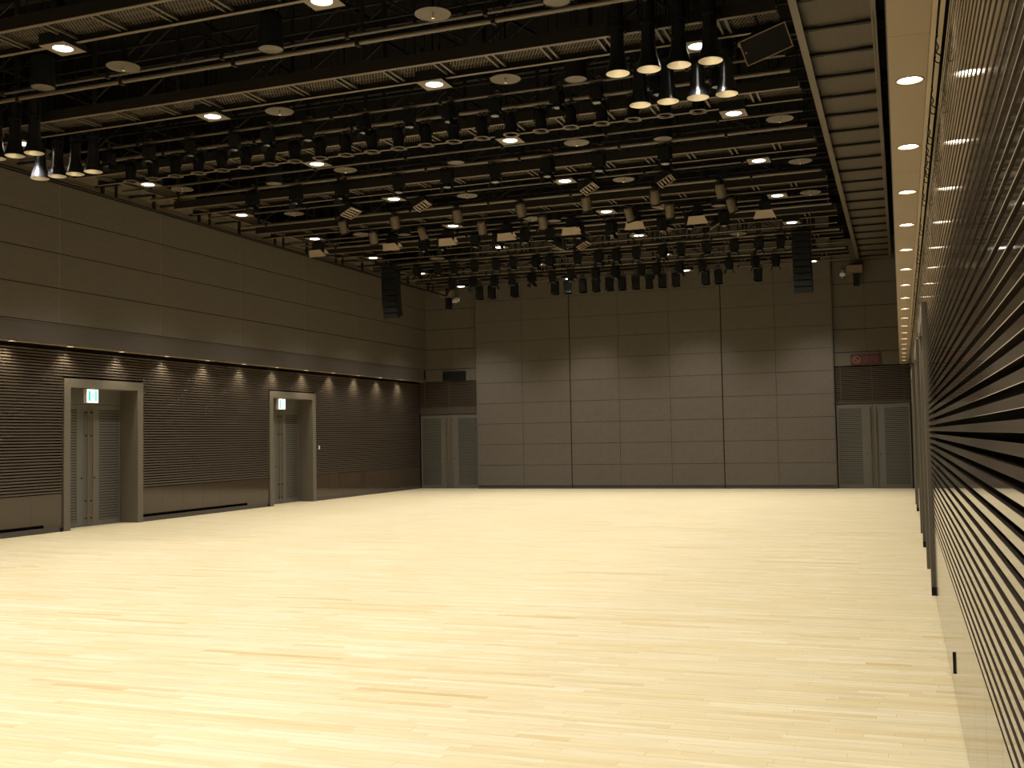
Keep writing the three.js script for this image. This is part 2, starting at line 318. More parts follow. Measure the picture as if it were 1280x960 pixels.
{ // front wall behind the camera, roof, upper dark walls
  const wall = structure('wall_front', 'dark grey panelled wall at the entrance end of the hall', 'wall');
  span('wall_core', -15.6, 1.15, 0, Y_ROOF, ZF + 0.03, ZF + 0.4, M.core, wall);
  for (let c = 0; c < 9; c++) for (let r = 0; r < 10; r++) { const w = (XR - XL - FRONT * 2 - 0.1) / 9, a = XL + FRONT + 0.05 + c * w; span('wall_panel', a + 0.004, a + w - 0.004, 0.02 + r * ROW, 0.02 + (r + 1) * ROW - 0.012, ZF, ZF + 0.03, M.panel, wall); }
  const c = structure('ceiling', 'black roof slab high above the lighting grid', 'ceiling');
  span('roof_slab', -15.6, 1.15, Y_ROOF, Y_ROOF + 0.3, ZF + 0.4, ZC - 0.6, M.roof, c);
}

// ---------------------------------------------------------------- lamps
function spot(parent, L, y, radius, candela) {
  const s = new THREE.SpotLight(L.color, candela ?? L.candela, 0, R(L.angle), L.penumbra, 2);
  s.position.set(0, y, 0); s.castShadow = true; s.shadow.radius = radius; s.shadow.mapSize.set(512, 512); s.target.position.set(0, y - 1, 0);
  s.name = 'lamp_light'; parent.add(s); parent.add(s.target); return s;
}
const latheCache = (key, pts, n = 20) => cached(key, () => new THREE.LatheGeometry(pts.map(p => new THREE.Vector2(...p)), n));
const gridX = [-2.1, -5.5, -8.9, -12.3], rowZ = []; for (let k = -4; k < 8; k++) rowZ.push(-9.42 - 2.81 * k);
{
  const plate = cached('dlplate', () => { const s = new THREE.Shape(); s.moveTo(-0.18, -0.18); s.lineTo(0.18, -0.18); s.lineTo(0.18, 0.18); s.lineTo(-0.18, 0.18); s.closePath(); const h = new THREE.Path(); h.absarc(0, 0, 0.112, 0, Math.PI * 2, true); s.holes.push(h); const g = new THREE.ExtrudeGeometry(s, { depth: 0.006, bevelEnabled: false, curveSegments: 24 }); g.rotateX(-Math.PI / 2); return g; });
  const shell = cached('dlshell', () => merged([tf(box(0.36, 0.34, 0.006), 0, 0.176, 0.177), tf(box(0.36, 0.34, 0.006), 0, 0.176, -0.177), tf(box(0.006, 0.34, 0.348), 0.177, 0.176, 0), tf(box(0.006, 0.34, 0.348), -0.177, 0.176, 0), tf(box(0.36, 0.006, 0.36), 0, 0.349, 0)]));
  rowZ.forEach((z, zi) => gridX.forEach((x, xi) => {
    const d = thing('ceiling_downlight', `lit boxed downlight on ${NTH[11 - zi]} catwalk from back wall, ${NTH[3 - xi]} from the exit-sign wall`, 'light', 'downlights along the catwalks', x, 6.15, z);
    part('housing', shell, M.black, d); part('face_plate', plate, M.plate, d);
    part('lens', latheCache('dllens', [[0.0001, -0.002], [0.09, 0.002], [0.113, 0.012]], 28), M.gridGlow, d, 0, 0, 0);
    part('reflector', latheCache('dlrefl', [[0.114, 0.006], [0.116, 0.05], [0.06, 0.12], [0.0001, 0.125]], 24), M.black, d);
    part('hinge_screw', cyl(0.008, 0.008, 0.012, 8), M.nickel, d, 0.15, -0.006, 0.1);
    for (const s of [-1, 1]) part('bracket', box(0.02, 0.12, 0.02), M.black, d, s * 0.12, 0.41, 0.1);
    spot(d, LAMP.grid, -0.03, 5);
  }));
}
for (const left of [true, false]) coveZ.forEach((z, zi) => {
  const x = left ? XL + 0.145 : XR - 0.145;
  const d = thing('recessed_downlight', `small round downlight in soffit over the ${left ? 'exit-sign wall' : 'glossy slatted wall'}, ${NTH[coveZ.length - 1 - zi]} from the back wall`, 'light', left ? 'soffit lamps above the exit doors' : 'soffit lamps over the glossy wall', x, Y_SOFFIT, z);
  part('trim_ring', latheCache('cvring', [[0.0655, 0.002], [0.0655, -0.003], [0.074, -0.003], [0.074, -0.0002]], 24), M.plate, d);
  part('can', latheCache('cvcan', [[0.065, 0.0], [0.065, 0.058], [0.0001, 0.06]], 24), M.rail, d);
  part('lens', latheCache('cvlens', [[0.0001, 0.004], [0.05, 0.008], [0.0645, 0.02]], 24), M.coveGlow, d);
  spot(d, LAMP.cove, -0.012, 3);
});

// ---------------------------------------------------------------- catwalks, galleries, battens
const CX0 = -13.30, CX1 = -1.14;
const channel = (len, flip) => cached(`chan${q(len)},${flip}`, () => merged([tf(box(len, 0.142, 0.008), 0, 0.079, 0), tf(box(len, 0.008, 0.055), 0, 0.146, flip * 0.028)]));
const deckPlane = (w, d, key) => cached(key, () => { const g = new THREE.PlaneGeometry(w, d); const u = g.attributes.uv; for (let i = 0; i < u.count; i++) u.setXY(i, u.getX(i) * w / 0.085, u.getY(i) * d / 0.17); g.rotateX(-Math.PI / 2); return g; });
function makeCatwalk(label) {
  const c = thing('catwalk', label, 'catwalk', 'catwalks across the lighting grid', 0, 6.2, 0);
  const L = CX1 - CX0, cx = (CX0 + CX1) / 2;
  for (const [z, f] of [[0.6, -1], [0, 1]]) { part('edge_channel', channel(L, f), M.web, c, cx, 0, z); part('bottom_flange', box(L, 0.008, 0.05), M.flange, c, cx, 0.004, z + f * 0.021); }
  part('mesh_deck', deckPlane(L, 0.58, 'catdeck'), M.deck, c, cx, 0.09, 0.3);
  for (let x = CX0 + 0.35; x < CX1 - 0.1; x += 0.7) part('cross_bar', cached('catcross', () => merged([tf(box(0.03, 0.03, 0.56), -0.045, 0, 0), tf(box(0.03, 0.03, 0.56), 0.045, 0, 0)])), M.pipeThin, c, x, 0.05, 0.3);
  for (const z of [0.61, -0.01]) {
    part('guard_rail', cyl(0.02, 0.02, L, 8), M.steel, c, cx, 1.15, z, 0, 0, Math.PI / 2);
    part('guard_rail', cyl(0.016, 0.016, L, 8), M.steel, c, cx, 0.65, z, 0, 0, Math.PI / 2);
    let i = 0;
    for (let x = CX0 + 0.1; x < CX1; x += 1.4, i++) { part('guard_post', box(0.05, 1.0, 0.03), M.steel, c, x, 0.65, z);
      if (x + 1.4 < CX1) bar('brace', [x, i % 2 ? 1.1 : 0.2, z], [x + 1.4, i % 2 ? 0.2 : 1.1, z], 0.013, M.steel, c, 6); }
  }
  for (let x = CX0 + 1.0; x < CX1; x += 3.4) for (const z of [0.57, 0.03]) part('hanger_rod', cyl(0.012, 0.012, Y_ROOF - 6.35, 6), M.steel, c, x, 0.15 + (Y_ROOF - 6.35) / 2, z);
  return c;
}
const catZ = [1.78, -1.0, -3.78, -6.6, -9.46, -12.22, -14.93, -17.62, -20.42, -23.35, -25.95, -28.72];
const catLabel = i => `black steel catwalk with mesh deck, ${NTH[11 - i]} from the panelled back wall`;
const cat0 = makeCatwalk(catLabel(0)); cat0.position.z = catZ[0];
for (let i = 1; i < 12; i++) dup(cat0, 'catwalk', catLabel(i), 'catwalk', 'catwalks across the lighting grid', 0, 6.2, catZ[i]);

for (const left of [true, false]) {
  const g = thing('side_gallery', left ? 'mesh floored side gallery above the wall with exit doors' : 'brown mesh floored side gallery above the glossy slatted wall', 'gallery', null, left ? -14.42 : -0.01, Y_TOP, 0);
  const s = left ? 1 : -1, a = 0.14 * s, b = 0.985 * s, z0 = ZF - 0.1, z1 = ZC + 0.06, L = z0 - z1, zc = (z0 + z1) / 2;
  const ch = cached('galchan', () => merged([tf(box(0.055, 0.01, L), 0, 0.005, 0), tf(box(0.01, 0.18, L), 0, 0.09, 0), tf(box(0.07, 0.01, L), 0, 0.175, 0)]));
  part('edge_channel', ch, M.flange, g, a, 0, zc); part('edge_channel', ch, M.flange, g, b, 0, zc); span('edge_plate', b - 0.045, b + 0.045, -0.008, -0.001, z0, z1, M.flange, g);
  span('deck_board', a, b, 0.105, 0.115, z0, z1, M.deckSolid, g);
  const net = deckPlane(Math.abs(b - a), L, 'galdeck'); part('mesh_deck', net, M.galleryDeck, g, (a + b) / 2, 0.085, zc);
  for (let z = -12.17 + 0.94 * 16; z > z1; z -= 0.94) part('cross_bar', cached('galcross', () => merged([tf(box(0.78, 0.03, 0.055), 0, 0, 0), tf(box(0.16, 0.034, 0.075), 0.3, 0, 0), tf(box(0.16, 0.034, 0.075), -0.3, 0, 0)])), M.steel, g, (a + b) / 2, 0.06, z);
  for (let z = 3; z > z1 + 0.5; z -= 1.4) { if (left) { part('hanger_post', box(0.05, 0.29, 0.05), M.steel, g, b, -0.155, z); if (Math.round(z / 1.4) % 2) part('hanger_post', box(0.04, 0.29, 0.04), M.steel, g, b, -0.155, z - 0.35); } part('guard_post', box(0.04, 1.1, 0.04), M.steel, g, b, 0.73, z); part('hanger_rod', cyl(0.012, 0.012, Y_ROOF - Y_TOP - 0.18, 6), M.steel, g, a, 0.18 + (Y_ROOF - Y_TOP - 0.18) / 2, z); }
  if (left) part('edge_pipe', cyl(0.025, 0.025, L - 0.6, 8), M.steel, g, b, -0.31, zc + 0.3, Math.PI / 2);
  for (const y of [0.7, 1.25]) part('guard_rail', cyl(0.02, 0.02, L, 8), M.steel, g, b, y, zc, Math.PI / 2);
}

function makeBatten(name, label, r, m) {
  const b = thing(name, label, 'pipe', r > 0.025 ? 'thick hanging pipes' : 'thin hanging pipes', 0, 6.2, 0);
  part('pipe', cyl(r, r, CX1 - CX0 - 0.1, 10), m, b, (CX0 + CX1) / 2, r, 0, 0, 0, Math.PI / 2);
  for (let x = CX0 + 0.7; x < CX1; x += 1.7) { part('hanger_rod', cyl(0.007, 0.007, Y_ROOF - 6.2 - 2 * r, 6), M.steel, b, x, 2 * r + (Y_ROOF - 6.2 - 2 * r) / 2, 0); part('pipe_clamp', box(0.04, r * 2 + 0.03, r * 2 + 0.024), M.steel, b, x, r, 0); }
  return b;
}
const THICK = [-2.1, -4.9, -7.8, -10.75, -13.71, -16.3, -19.2, -22.16, -25.05, -27.65], THIN = [-2.4, -5.3, -8.1, -10.5, -13.1, -15.5, -18.07, -21.15, -21.62, -24.2, -26.8, -29.45];
for (const [zs, name, r, m, what] of [[THICK, 'lighting_pipe', 0.03, M.pipe, 'thick'], [THIN, 'service_pipe', 0.02, M.pipeThin, 'thin']]) {
  const lab = i => `${what} brown pipe hung across the hall, ${NTH[zs.length - 1 - i]} ${what} one from back wall`;
  const p = makeBatten(name, lab(0), r, m); p.position.z = zs[0];
  zs.forEach((z, i) => { if (i) dup(p, name, lab(i), 'pipe', `${what} hanging pipes`, 0, 6.2, z); });
}

{ // roof trusses above the grid
  const t = thing('roof_truss', 'black roof truss with diagonal webs above the catwalks, tenth from back wall', 'truss', 'roof trusses', 0, 7.75, 0);
  const n = 12, x0 = -14.4, x1 = -0.05, w = (x1 - x0) / n;
  for (const y of [0, 0.95]) part('chord', box(x1 - x0, 0.12, 0.1), M.steel, t, (x0 + x1) / 2, y + 0.06, 0);
  for (let i = 0; i < n; i++) bar('web', [x0 + i * w, i % 2 ? 0.95 : 0.12, 0], [x0 + (i + 1) * w, i % 2 ? 0.12 : 0.95, 0], 0.03, M.steel, t, 6);
  const zs = [2.6, -2.9, -8.3, -11.2, -13.9, -16.6, -19.4, -22.6, -25.6, -28.3];
  zs.forEach((z, i) => { if (i) dup(t, 'roof_truss', `black roof truss with diagonal webs above the catwalks, ${NTH[9 - i]} from back wall`, 'truss', 'roof trusses', 0, 7.75, z); else t.position.z = z; });
}

// ---------------------------------------------------------------- fixtures hung in the grid (origin at the hanging point, lamp below)
function proto(build) { const g = new THREE.Group(); build(g); return g; }
const clamp = (g, y = 0) => { part('hook_clamp', cached('clamp', () => merged([tf(box(0.03, 0.1, 0.02), 0.035, 0, 0), tf(box(0.03, 0.1, 0.02), -0.035, 0, 0), tf(box(0.1, 0.02, 0.03), 0, 0.045, 0), tf(cyl(0.01, 0.01, 0.06, 6), 0, -0.07, 0)])), M.steel, g, 0, y, 0); };
const sprinkler = proto(g => { // round plate with a sprinkler head under it
  part('stem_pipe', cyl(0.012, 0.012, Y_ROOF - 6.21, 8), M.steel, g, 0, 0.012 + (Y_ROOF - 6.21) / 2, 0);
  part('collector_plate', latheCache('disc', [[0.0001, 0.018], [0.17, 0.018], [0.2, 0.0], [0.197, -0.004], [0.165, 0.01], [0.0001, 0.01]], 28), M.disc, g);
  part('sprinkler_head', latheCache('sprk', [[0.0001, -0.055], [0.02, -0.052], [0.022, -0.046], [0.008, -0.04], [0.01, 0.0], [0.02, 0.01]], 12), M.nickel, g);
});
const plates = [[-24.5, [-11.0, -7.7, -3.4]], [-20.84, [-11.2, -7.15, -4.4, -1.5]], [-18.35, [-11.4, -7.6, -4.55, -1.47]], [-15.72, [-12.1, -8.75, -4.64, -1.53]], [-12.52, [-12.75, -8.0, -4.63, -1.48]], [-10.26, [-12.5, -8.76, -4.62, -1.45]], [-7.0, [-12, -8.7, -4.6, -1.6]]];
plates.forEach(([z, xs], r) => xs.forEach((x, i) => dup(sprinkler, 'sprinkler_plate', `round plate with sprinkler head, ${NTH[r]} row from back wall, ${NTH[i]} from exit-sign wall`, 'sprinkler', 'sprinkler plates under the grid', x, 6.2, z)));
const canSpeaker = proto(g => { // black pendant can with a pale grille
  part('can', latheCache('spkcan', [[0.0001, 0.42], [0.11, 0.42], [0.135, 0.38], [0.15, 0.0], [0.14, 0.0], [0.13, 0.02]], 22), M.black, g);
  part('grille', latheCache('spkgr', [[0.0001, -0.006], [0.07, -0.004], [0.14, 0.006]], 22), M.disc, g);
  part('hanger_rod', cyl(0.008, 0.008, Y_ROOF - 6.52, 6), M.steel, g, 0, 0.42 + (Y_ROOF - 6.52) / 2, 0);
});
[[-20.85, [-10.15, -6.68, -3.25]], [-15.72, [-10.16, -6.7, -3.27]], [-12.62, [-3.72]], [-10.25, [-10.0, -6.66, -3.21]]].forEach(([z, xs], r) => xs.forEach((x, i) => dup(canSpeaker, 'pendant_speaker', `black pendant can with grey grille, ${NTH[r]} row from back wall, ${NTH[i]} from exit-sign wall`, 'speaker', 'pendant cans in the grid', x, 6.1, z)));
const parCan = proto(g => { // black can with a square colour frame hanging under a catwalk edge
  clamp(g, 0.4);
  part('yoke', cached('paryoke', () => merged([tf(box(0.01, 0.2, 0.03), -0.1, 0.25, 0), tf(box(0.01, 0.2, 0.03), 0.1, 0.25, 0), tf(box(0.21, 0.012, 0.03), 0, 0.35, 0)])), M.black, g);
  part('can', latheCache('parcan', [[0.0001, 0.31], [0.05, 0.3], [0.078, 0.24], [0.085, 0.02], [0.08, 0.02]], 16), M.black, g);
  part('lens', latheCache('parlens', [[0.0001, 0.04], [0.078, 0.05]], 16), M.lensGlass, g);
  part('colour_frame', cached('parframe', () => { const s = new THREE.Shape(); const o = 0.105, c = 0.04; s.moveTo(-o, -o + c); s.lineTo(-o + c, -o); s.lineTo(o - c, -o); s.lineTo(o, -o + c); s.lineTo(o, o - c); s.lineTo(o - c, o); s.lineTo(-o + c, o); s.lineTo(-o, o - c); s.closePath(); const h = new THREE.Path(); h.absarc(0, 0, 0.083, 0, Math.PI * 2, true); s.holes.push(h); const e = new THREE.ExtrudeGeometry(s, { depth: 0.012, bevelEnabled: false, curveSegments: 16 }); e.rotateX(-Math.PI / 2); return e; }), M.disc, g);
});
for (let i = 0; i < 22; i++) dup(parCan, 'par_can', `black can lamp with pale colour frame under thick pipe, ${NTH[i]} from the exit-sign wall`, 'stage light', 'can lamps with colour frames', -11.55 + i * 0.437, 5.83, -13.71);
const bell = proto(g => { // long black spot with flared mouth
  part('body', latheCache('bellbody', [[0.0001, 1.02], [0.06, 1.02], [0.075, 0.98], [0.08, 0.3], [0.095, 0.16], [0.125, 0.06], [0.142, 0.0], [0.136, 0.0], [0.118, 0.06], [0.08, 0.15], [0.0001, 0.16]], 24), M.blackGloss, g);
  part('reflector', latheCache('bellrefl', [[0.0001, 0.05], [0.06, 0.034], [0.1, 0.012], [0.134, 0.001]], 24), M.reflector, g);
  part('collar', latheCache('bellcol', [[0.082, 0.5], [0.09, 0.5], [0.09, 0.54], [0.082, 0.54]], 18), M.black, g);
  part('bracket', cached('bellbr', () => merged([tf(box(0.012, 0.3, 0.04), 0.1, 0.6, 0), tf(box(0.012, 0.3, 0.04), -0.1, 0.6, 0), tf(box(0.21, 0.012, 0.04), 0, 0.46, 0)])), M.black, g);
  part('hanger_rod', cyl(0.014, 0.014, Y_ROOF - 6.71, 8), M.steel, g, 0, 1.01 + (Y_ROOF - 6.71) / 2, 0);
});
for (const [xs, z, row, w, grp] of [[[-2.92, -2.57, -2.2, -1.85], -12.72, 'closer to back wall', 'glossy wall', 'by the glossy wall'], [[-2.89, -2.53, -2.19, -1.84], -11.5, 'farther from back wall', 'glossy wall', 'by the glossy wall'], [[-12.3, -11.96, -11.62, -11.28], -12.56, 'closer to back wall', 'exit-sign wall', 'by the exit door wall'], [[-11.99, -11.64, -11.29], -11.42, 'farther from back wall', 'exit-sign wall', 'by the exit door wall']])
  xs.forEach((x, i) => dup(bell, 'bell_spotlight', `black flared spotlight, row ${row}, ${NTH[w === 'glossy wall' ? xs.length - 1 - i : i]} from the ${w}`, 'stage light', `flared spotlights ${grp}`, x, 5.7, z));
const louvreFlood = proto(g => { // tilted trough flood with open ribs
  clamp(g, 0.16);
  const t = group('trough', g); t.rotation.z = 0.5;
  part('shell', cached('flshell', () => merged([tf(box(0.26, 0.01, 0.42), 0, 0.1, 0), tf(box(0.01, 0.12, 0.42), 0.13, 0.04, 0), tf(box(0.01, 0.12, 0.42), -0.13, 0.04, 0), tf(box(0.26, 0.12, 0.01), 0, 0.04, 0.21), tf(box(0.26, 0.12, 0.01), 0, 0.04, -0.21)])), M.black, t);
  for (const x of [-0.09, -0.03, 0.03, 0.09]) part('reflector_rib', box(0.03, 0.012, 0.4), M.tanPlate, t, x, 0.0, 0);
  part('rim', cached('flrim', () => merged([tf(box(0.28, 0.012, 0.02), 0, -0.02, 0.21), tf(box(0.28, 0.012, 0.02), 0, -0.02, -0.21), tf(box(0.02, 0.012, 0.4), 0.13, -0.02, 0), tf(box(0.02, 0.012, 0.4), -0.13, -0.02, 0)])), M.tanPlate, t);
});
[[-9.95, -18.07, 0], [-8.42, -18.07, 0.15], [-5.12, -18.07, 0], [-3.73, -18.07, 0]].forEach(([x, z, ry], i) => dup(louvreFlood, 'trough_floodlight', `tilted ribbed tan trough floodlight on thin pipe, ${NTH[i]} from the exit-sign wall`, 'stage light', 'ribbed trough floodlights', x, 6.04, z, ry));
[[-7.4, -23.42, Math.PI, 'exit-sign'], [-6.8, -23.42, 0, 'glossy slatted']].forEach(([x, z, ry, w]) => dup(louvreFlood, 'trough_floodlight', `ribbed trough floodlight of a slanted pair, the one towards the ${w} wall`, 'stage light', 'slanted pair of trough floodlights', x, 6.04, z, ry));
const tanSpot = proto(g => { // tan barrel aimed at the floor
  clamp(g, 0.26);
  part('yoke', cached('tsyoke', () => merged([tf(box(0.01, 0.2, 0.03), -0.105, 0.1, 0), tf(box(0.01, 0.2, 0.03), 0.105, 0.1, 0), tf(box(0.22, 0.012, 0.03), 0, 0.2, 0)])), M.black, g);
  const b = group('barrel', g); b.rotation.set(0.35, 0, 0.12); b.position.y = 0.04;
  part('barrel_tube', latheCache('tstube', [[0.0001, 0.15], [0.07, 0.15], [0.088, 0.1], [0.09, -0.14], [0.08, -0.15], [0.076, -0.12], [0.0001, -0.11]], 18), M.tan, b);
  part('mouth_ring', latheCache('tsring', [[0.089, -0.13], [0.1, -0.13], [0.1, -0.16], [0.089, -0.16]], 18), M.black, b);
  part('lamp_cap', cyl(0.05, 0.05, 0.06, 12), M.black, b, 0, 0.18, 0);
});
for (let i = 0; i < 7; i++) for (const [z, row] of [[-19.2, 'row on the pipe'], [-20.515, 'row on the catwalk edge']]) dup(tanSpot, 'barrel_spotlight', `tan barrel spotlight in black yoke, ${row}, ${NTH[i]} from the exit-sign wall`, 'stage light', 'tan barrel spotlights in two rows', [-10.74, -9.55, -8.17, -6.82, z < -20 ? -4.98 : -5.5, -4.17, -2.95][i], 5.98, z, rr(-0.5, 0.5));
const plateFlood = proto(g => { // floodlight with a tan sloping front flap
  clamp(g, 0.3);
  part('body', cached('pfbody', () => merged([tf(box(0.2, 0.22, 0.2), 0, 0.12, 0), tf(box(0.14, 0.06, 0.14), 0, 0.24, 0)])), M.black, g);
  part('flap', cached('pfflap', () => { const s = new THREE.Shape(); s.moveTo(-0.15, -0.1); s.lineTo(0.15, -0.1); s.lineTo(0.22, 0.1); s.lineTo(-0.22, 0.1); s.closePath(); const e = new THREE.ExtrudeGeometry(s, { depth: 0.006, bevelEnabled: false }); e.rotateX(-Math.PI / 2 - 0.75); return e; }), M.tanPlate, g, 0, -0.03, 0.1);
  part('flap', cached('pfflap2', () => { const e = new THREE.BoxGeometry(0.12, 0.006, 0.16); return e; }), M.tanPlate, g, 0.06, 0.06, -0.2, -0.4);
});
[-12.5, -10.6, -9.23, -7.85, -6.39, -5.02, -3.73, -2.4].forEach((x, i) => dup(plateFlood, 'barn_door_floodlight', `black floodlight with sloping tan flaps over its mouth, ${NTH[i]} from exit-sign wall`, 'stage light', 'floodlights with tan flaps', x, 5.93, -21.15));
[-10.05, -7.97, -5.94, -4.7, -3.64].forEach((x, i) => dup(louvreFlood, 'small_floodlight', `small tan ribbed floodlight on third catwalk from back wall, ${NTH[i]} from exit-sign wall`, 'stage light', 'small ribbed floodlights', x, 6.08, -22.71, rr(-0.6, 0.6)).scale.setScalar(0.72));
const boxLight = proto(g => { // black squat fresnel with barn doors
  clamp(g, 0.28);
  part('yoke', cached('bxyoke', () => merged([tf(box(0.01, 0.22, 0.03), -0.11, 0.12, 0), tf(box(0.01, 0.22, 0.03), 0.11, 0.12, 0), tf(box(0.23, 0.012, 0.03), 0, 0.225, 0)])), M.black, g);
  part('body', cached('bxbody', () => merged([tf(box(0.19, 0.2, 0.18), 0, 0.05, 0), tf(cyl(0.085, 0.09, 0.08, 14), 0, -0.08, 0), tf(box(0.12, 0.03, 0.1), 0, 0.165, 0)])), M.black, g);
  part('lens', latheCache('bxlens', [[0.0001, -0.135], [0.05, -0.13], [0.08, -0.118]], 14), M.lensGlass, g);
  for (const [x, z, rx, rz] of [[0.1, 0, 0, 0.3], [-0.1, 0, 0, -0.3]]) part('barn_door', box(0.006, 0.1, 0.16), M.black, g, x, -0.15, z, rx, 0, rz);
  part('safety_wire', cached('bxwire', () => new THREE.TorusGeometry(0.028, 0.005, 5, 10)), M.brass, g, 0.06, 0.28, 0.03);
});
const lanternRows = [ // z, first x, step, count, height, where, group
  [-13.1, -11.4, 0.72, 14, 6.0, 'on thin pipe by the can lamps', 'lanterns by the can lamps'],
  [-16.3, -11.0, 0.95, 9, 5.98, 'on fifth thick pipe from back wall', 'lanterns on the fifth thick pipe'],
  [-21.62, -10.1, 0.62, 12, 5.96, 'behind the tan flap floodlights', 'lanterns behind the flap floodlights'],
  [-25.05, -11.9, 0.55, 18, 5.98, 'on second thick pipe from back wall', 'lanterns on the second thick pipe'],
  [-27.65, -11.9, 0.6, 16, 5.98, 'on thick pipe next to back wall', 'lanterns on the first thick pipe'],
];
for (const [z, x0, dx, n, y, where, grp] of lanternRows) for (let i = 0; i < n; i++) { const k = z === -13.1 ? 0.8 : 1; dup(boxLight, 'lantern', `small black lantern ${where}, ${NTH[i]} from exit-sign wall`, 'stage light', grp, x0 + i * dx + rr(-0.12, 0.12), k < 1 ? 6.02 : y, z, rr(-0.4, 0.4)).scale.setScalar(k); }
const cycLight = proto(g => { // upright black can facing the back wall
  clamp(g, 0.3);
  part('body', cached('cycbody', () => merged([tf(box(0.2, 0.3, 0.16), 0, 0.02, 0), tf(box(0.16, 0.04, 0.12), 0, 0.19, 0), tf(box(0.22, 0.03, 0.18), 0, -0.14, 0)])), M.black, g);
  part('front_flap', box(0.2, 0.006, 0.14), M.black, g, 0, -0.17, -0.1, 0.4);
  part('yoke', cached('cycyoke', () => merged([tf(box(0.01, 0.2, 0.03), -0.115, 0.14, 0), tf(box(0.01, 0.2, 0.03), 0.115, 0.14, 0), tf(box(0.24, 0.012, 0.03), 0, 0.24, 0)])), M.black, g);
});
[-11.85, -11.45, -10.72, -9.45, -9.06, -8.6, -8.2, -7.8, -7.42, -7.02, -6.62, -6.25, -5.86, -5.02, -4.66, -3.58].forEach((x, i) => dup(cycLight, 'wash_light', `black upright wash light in row before back wall panels, ${NTH[i]} from exit-sign wall`, 'stage light', 'wash lights before the back wall', x, 5.96, -29.45, rr(-0.15, 0.15)));

// ---------------------------------------------------------------- line array speakers
for (const [x, label] of [[-12.43, 'curved black line array speaker hanging by the exit door wall'], [-2.0, 'curved black line array speaker hanging by the glossy slatted wall']]) {
  const g = thing('line_array', label, 'speaker', null, x, 6.1, -24.7);
  part('rigging_frame', cached('lafr', () => merged([tf(box(0.46, 0.05, 0.05), 0, 0, 0.16), tf(box(0.46, 0.05, 0.05), 0, 0, -0.16), tf(box(0.05, 0.05, 0.4), 0.2, 0, 0), tf(box(0.05, 0.05, 0.4), -0.2, 0, 0)])), M.steel, g);
  for (const s of [-0.18, 0.18]) part('chain', cyl(0.009, 0.009, 2.8, 6), M.steel, g, s, 1.4, 0);
  let y = -0.03, z = 0, a = 0;
  for (let i = 0; i < 9; i++) { const c = group('cabinet', g); c.position.set(0, y, z); c.rotation.x = a;
    part('cabinet_box', box(0.40, 0.132, 0.32), M.black, c, 0, -0.072, 0); part('grille', box(0.38, 0.11, 0.008), M.black, c, 0, -0.072, 0.164);
    for (const s of [-1, 1]) part('side_link', box(0.012, 0.1, 0.03), M.steel, c, s * 0.206, -0.1, 0.12);
    y -= 0.142 * Math.cos(a); z += -0.142 * Math.sin(a) * 0.9; a += i > 3 ? R(3.4) : R(0.8); }
}
{ // box speaker hung at the gallery edge
  const g = thing('monitor_speaker', 'black box loudspeaker with pale edges hung under the side gallery', 'speaker', null, -1.3, 5.98, -11.95);
  g.rotation.set(0.5, 0.2, 0.26);
  part('cabinet', box(0.52, 0.28, 0.22), M.black, g);
  for (const s of [-1, 1]) { part('edge_trim', box(0.53, 0.012, 0.012), M.tanPlate, g, 0, s * 0.14, 0.11); part('edge_trim', box(0.012, 0.29, 0.012), M.tanPlate, g, s * 0.262, 0, 0.11); }
  part('indicator', cyl(0.012, 0.012, 0.01, 10), mat(0.4, 0.02, 0.02, 0.3), g, -0.23, 0, 0.113, Math.PI / 2);
  part('hanging_bracket', cached('msbr', () => merged([tf(box(0.03, 0.4, 0.03), 0, 0.3, -0.05), tf(box(0.2, 0.03, 0.05), 0, 0.15, -0.05)])), M.steel, g);
}
// ---------------------------------------------------------------- cameras and boards at the top corners of the back wall
for (const [x, y, px, py, where] of [[-13.28, 5.93, -13.55, 6.33, 'above the corner door with louvre and black display'], [-1.42, 5.96, -1.1, 6.25, 'above the corner door with dark red sign']]) {
  const c = thing('dome_camera', `small white dome security camera ${where}`, 'camera', null, x, y, -30.9);
  part('housing', latheCache('cam', [[0.0001, 0.12], [0.06, 0.115], [0.085, 0.08], [0.09, 0.0], [0.08, -0.01]], 20), M.white, c);
  part('dome', latheCache('camdome', [[0.078, -0.01], [0.07, -0.05], [0.04, -0.078], [0.0001, -0.086]], 18), M.lensGlass, c);
  part('wall_arm', cached('camarm', () => merged([tf(box(0.05, 0.05, 0.24), 0, 0.14, -0.13), tf(box(0.1, 0.14, 0.02), 0, 0.14, -0.25)])), M.white, c);
  const b = thing('equipment_box', `tan equipment box with black unit below, ${where}`, 'box', null, px, py - 0.12, -30.9);
  part('box', box(0.42, 0.2, 0.24), M.tanPlate, b); part('lid_edge', box(0.43, 0.02, 0.25), M.plate, b, 0, -0.1, 0);
  part('black_unit', box(0.16, 0.36, 0.16), M.black, b, 0.04, -0.29, -0.02); part('wall_bracket', box(0.1, 0.1, 0.16), M.steel, b, 0, 0, -0.19);
}
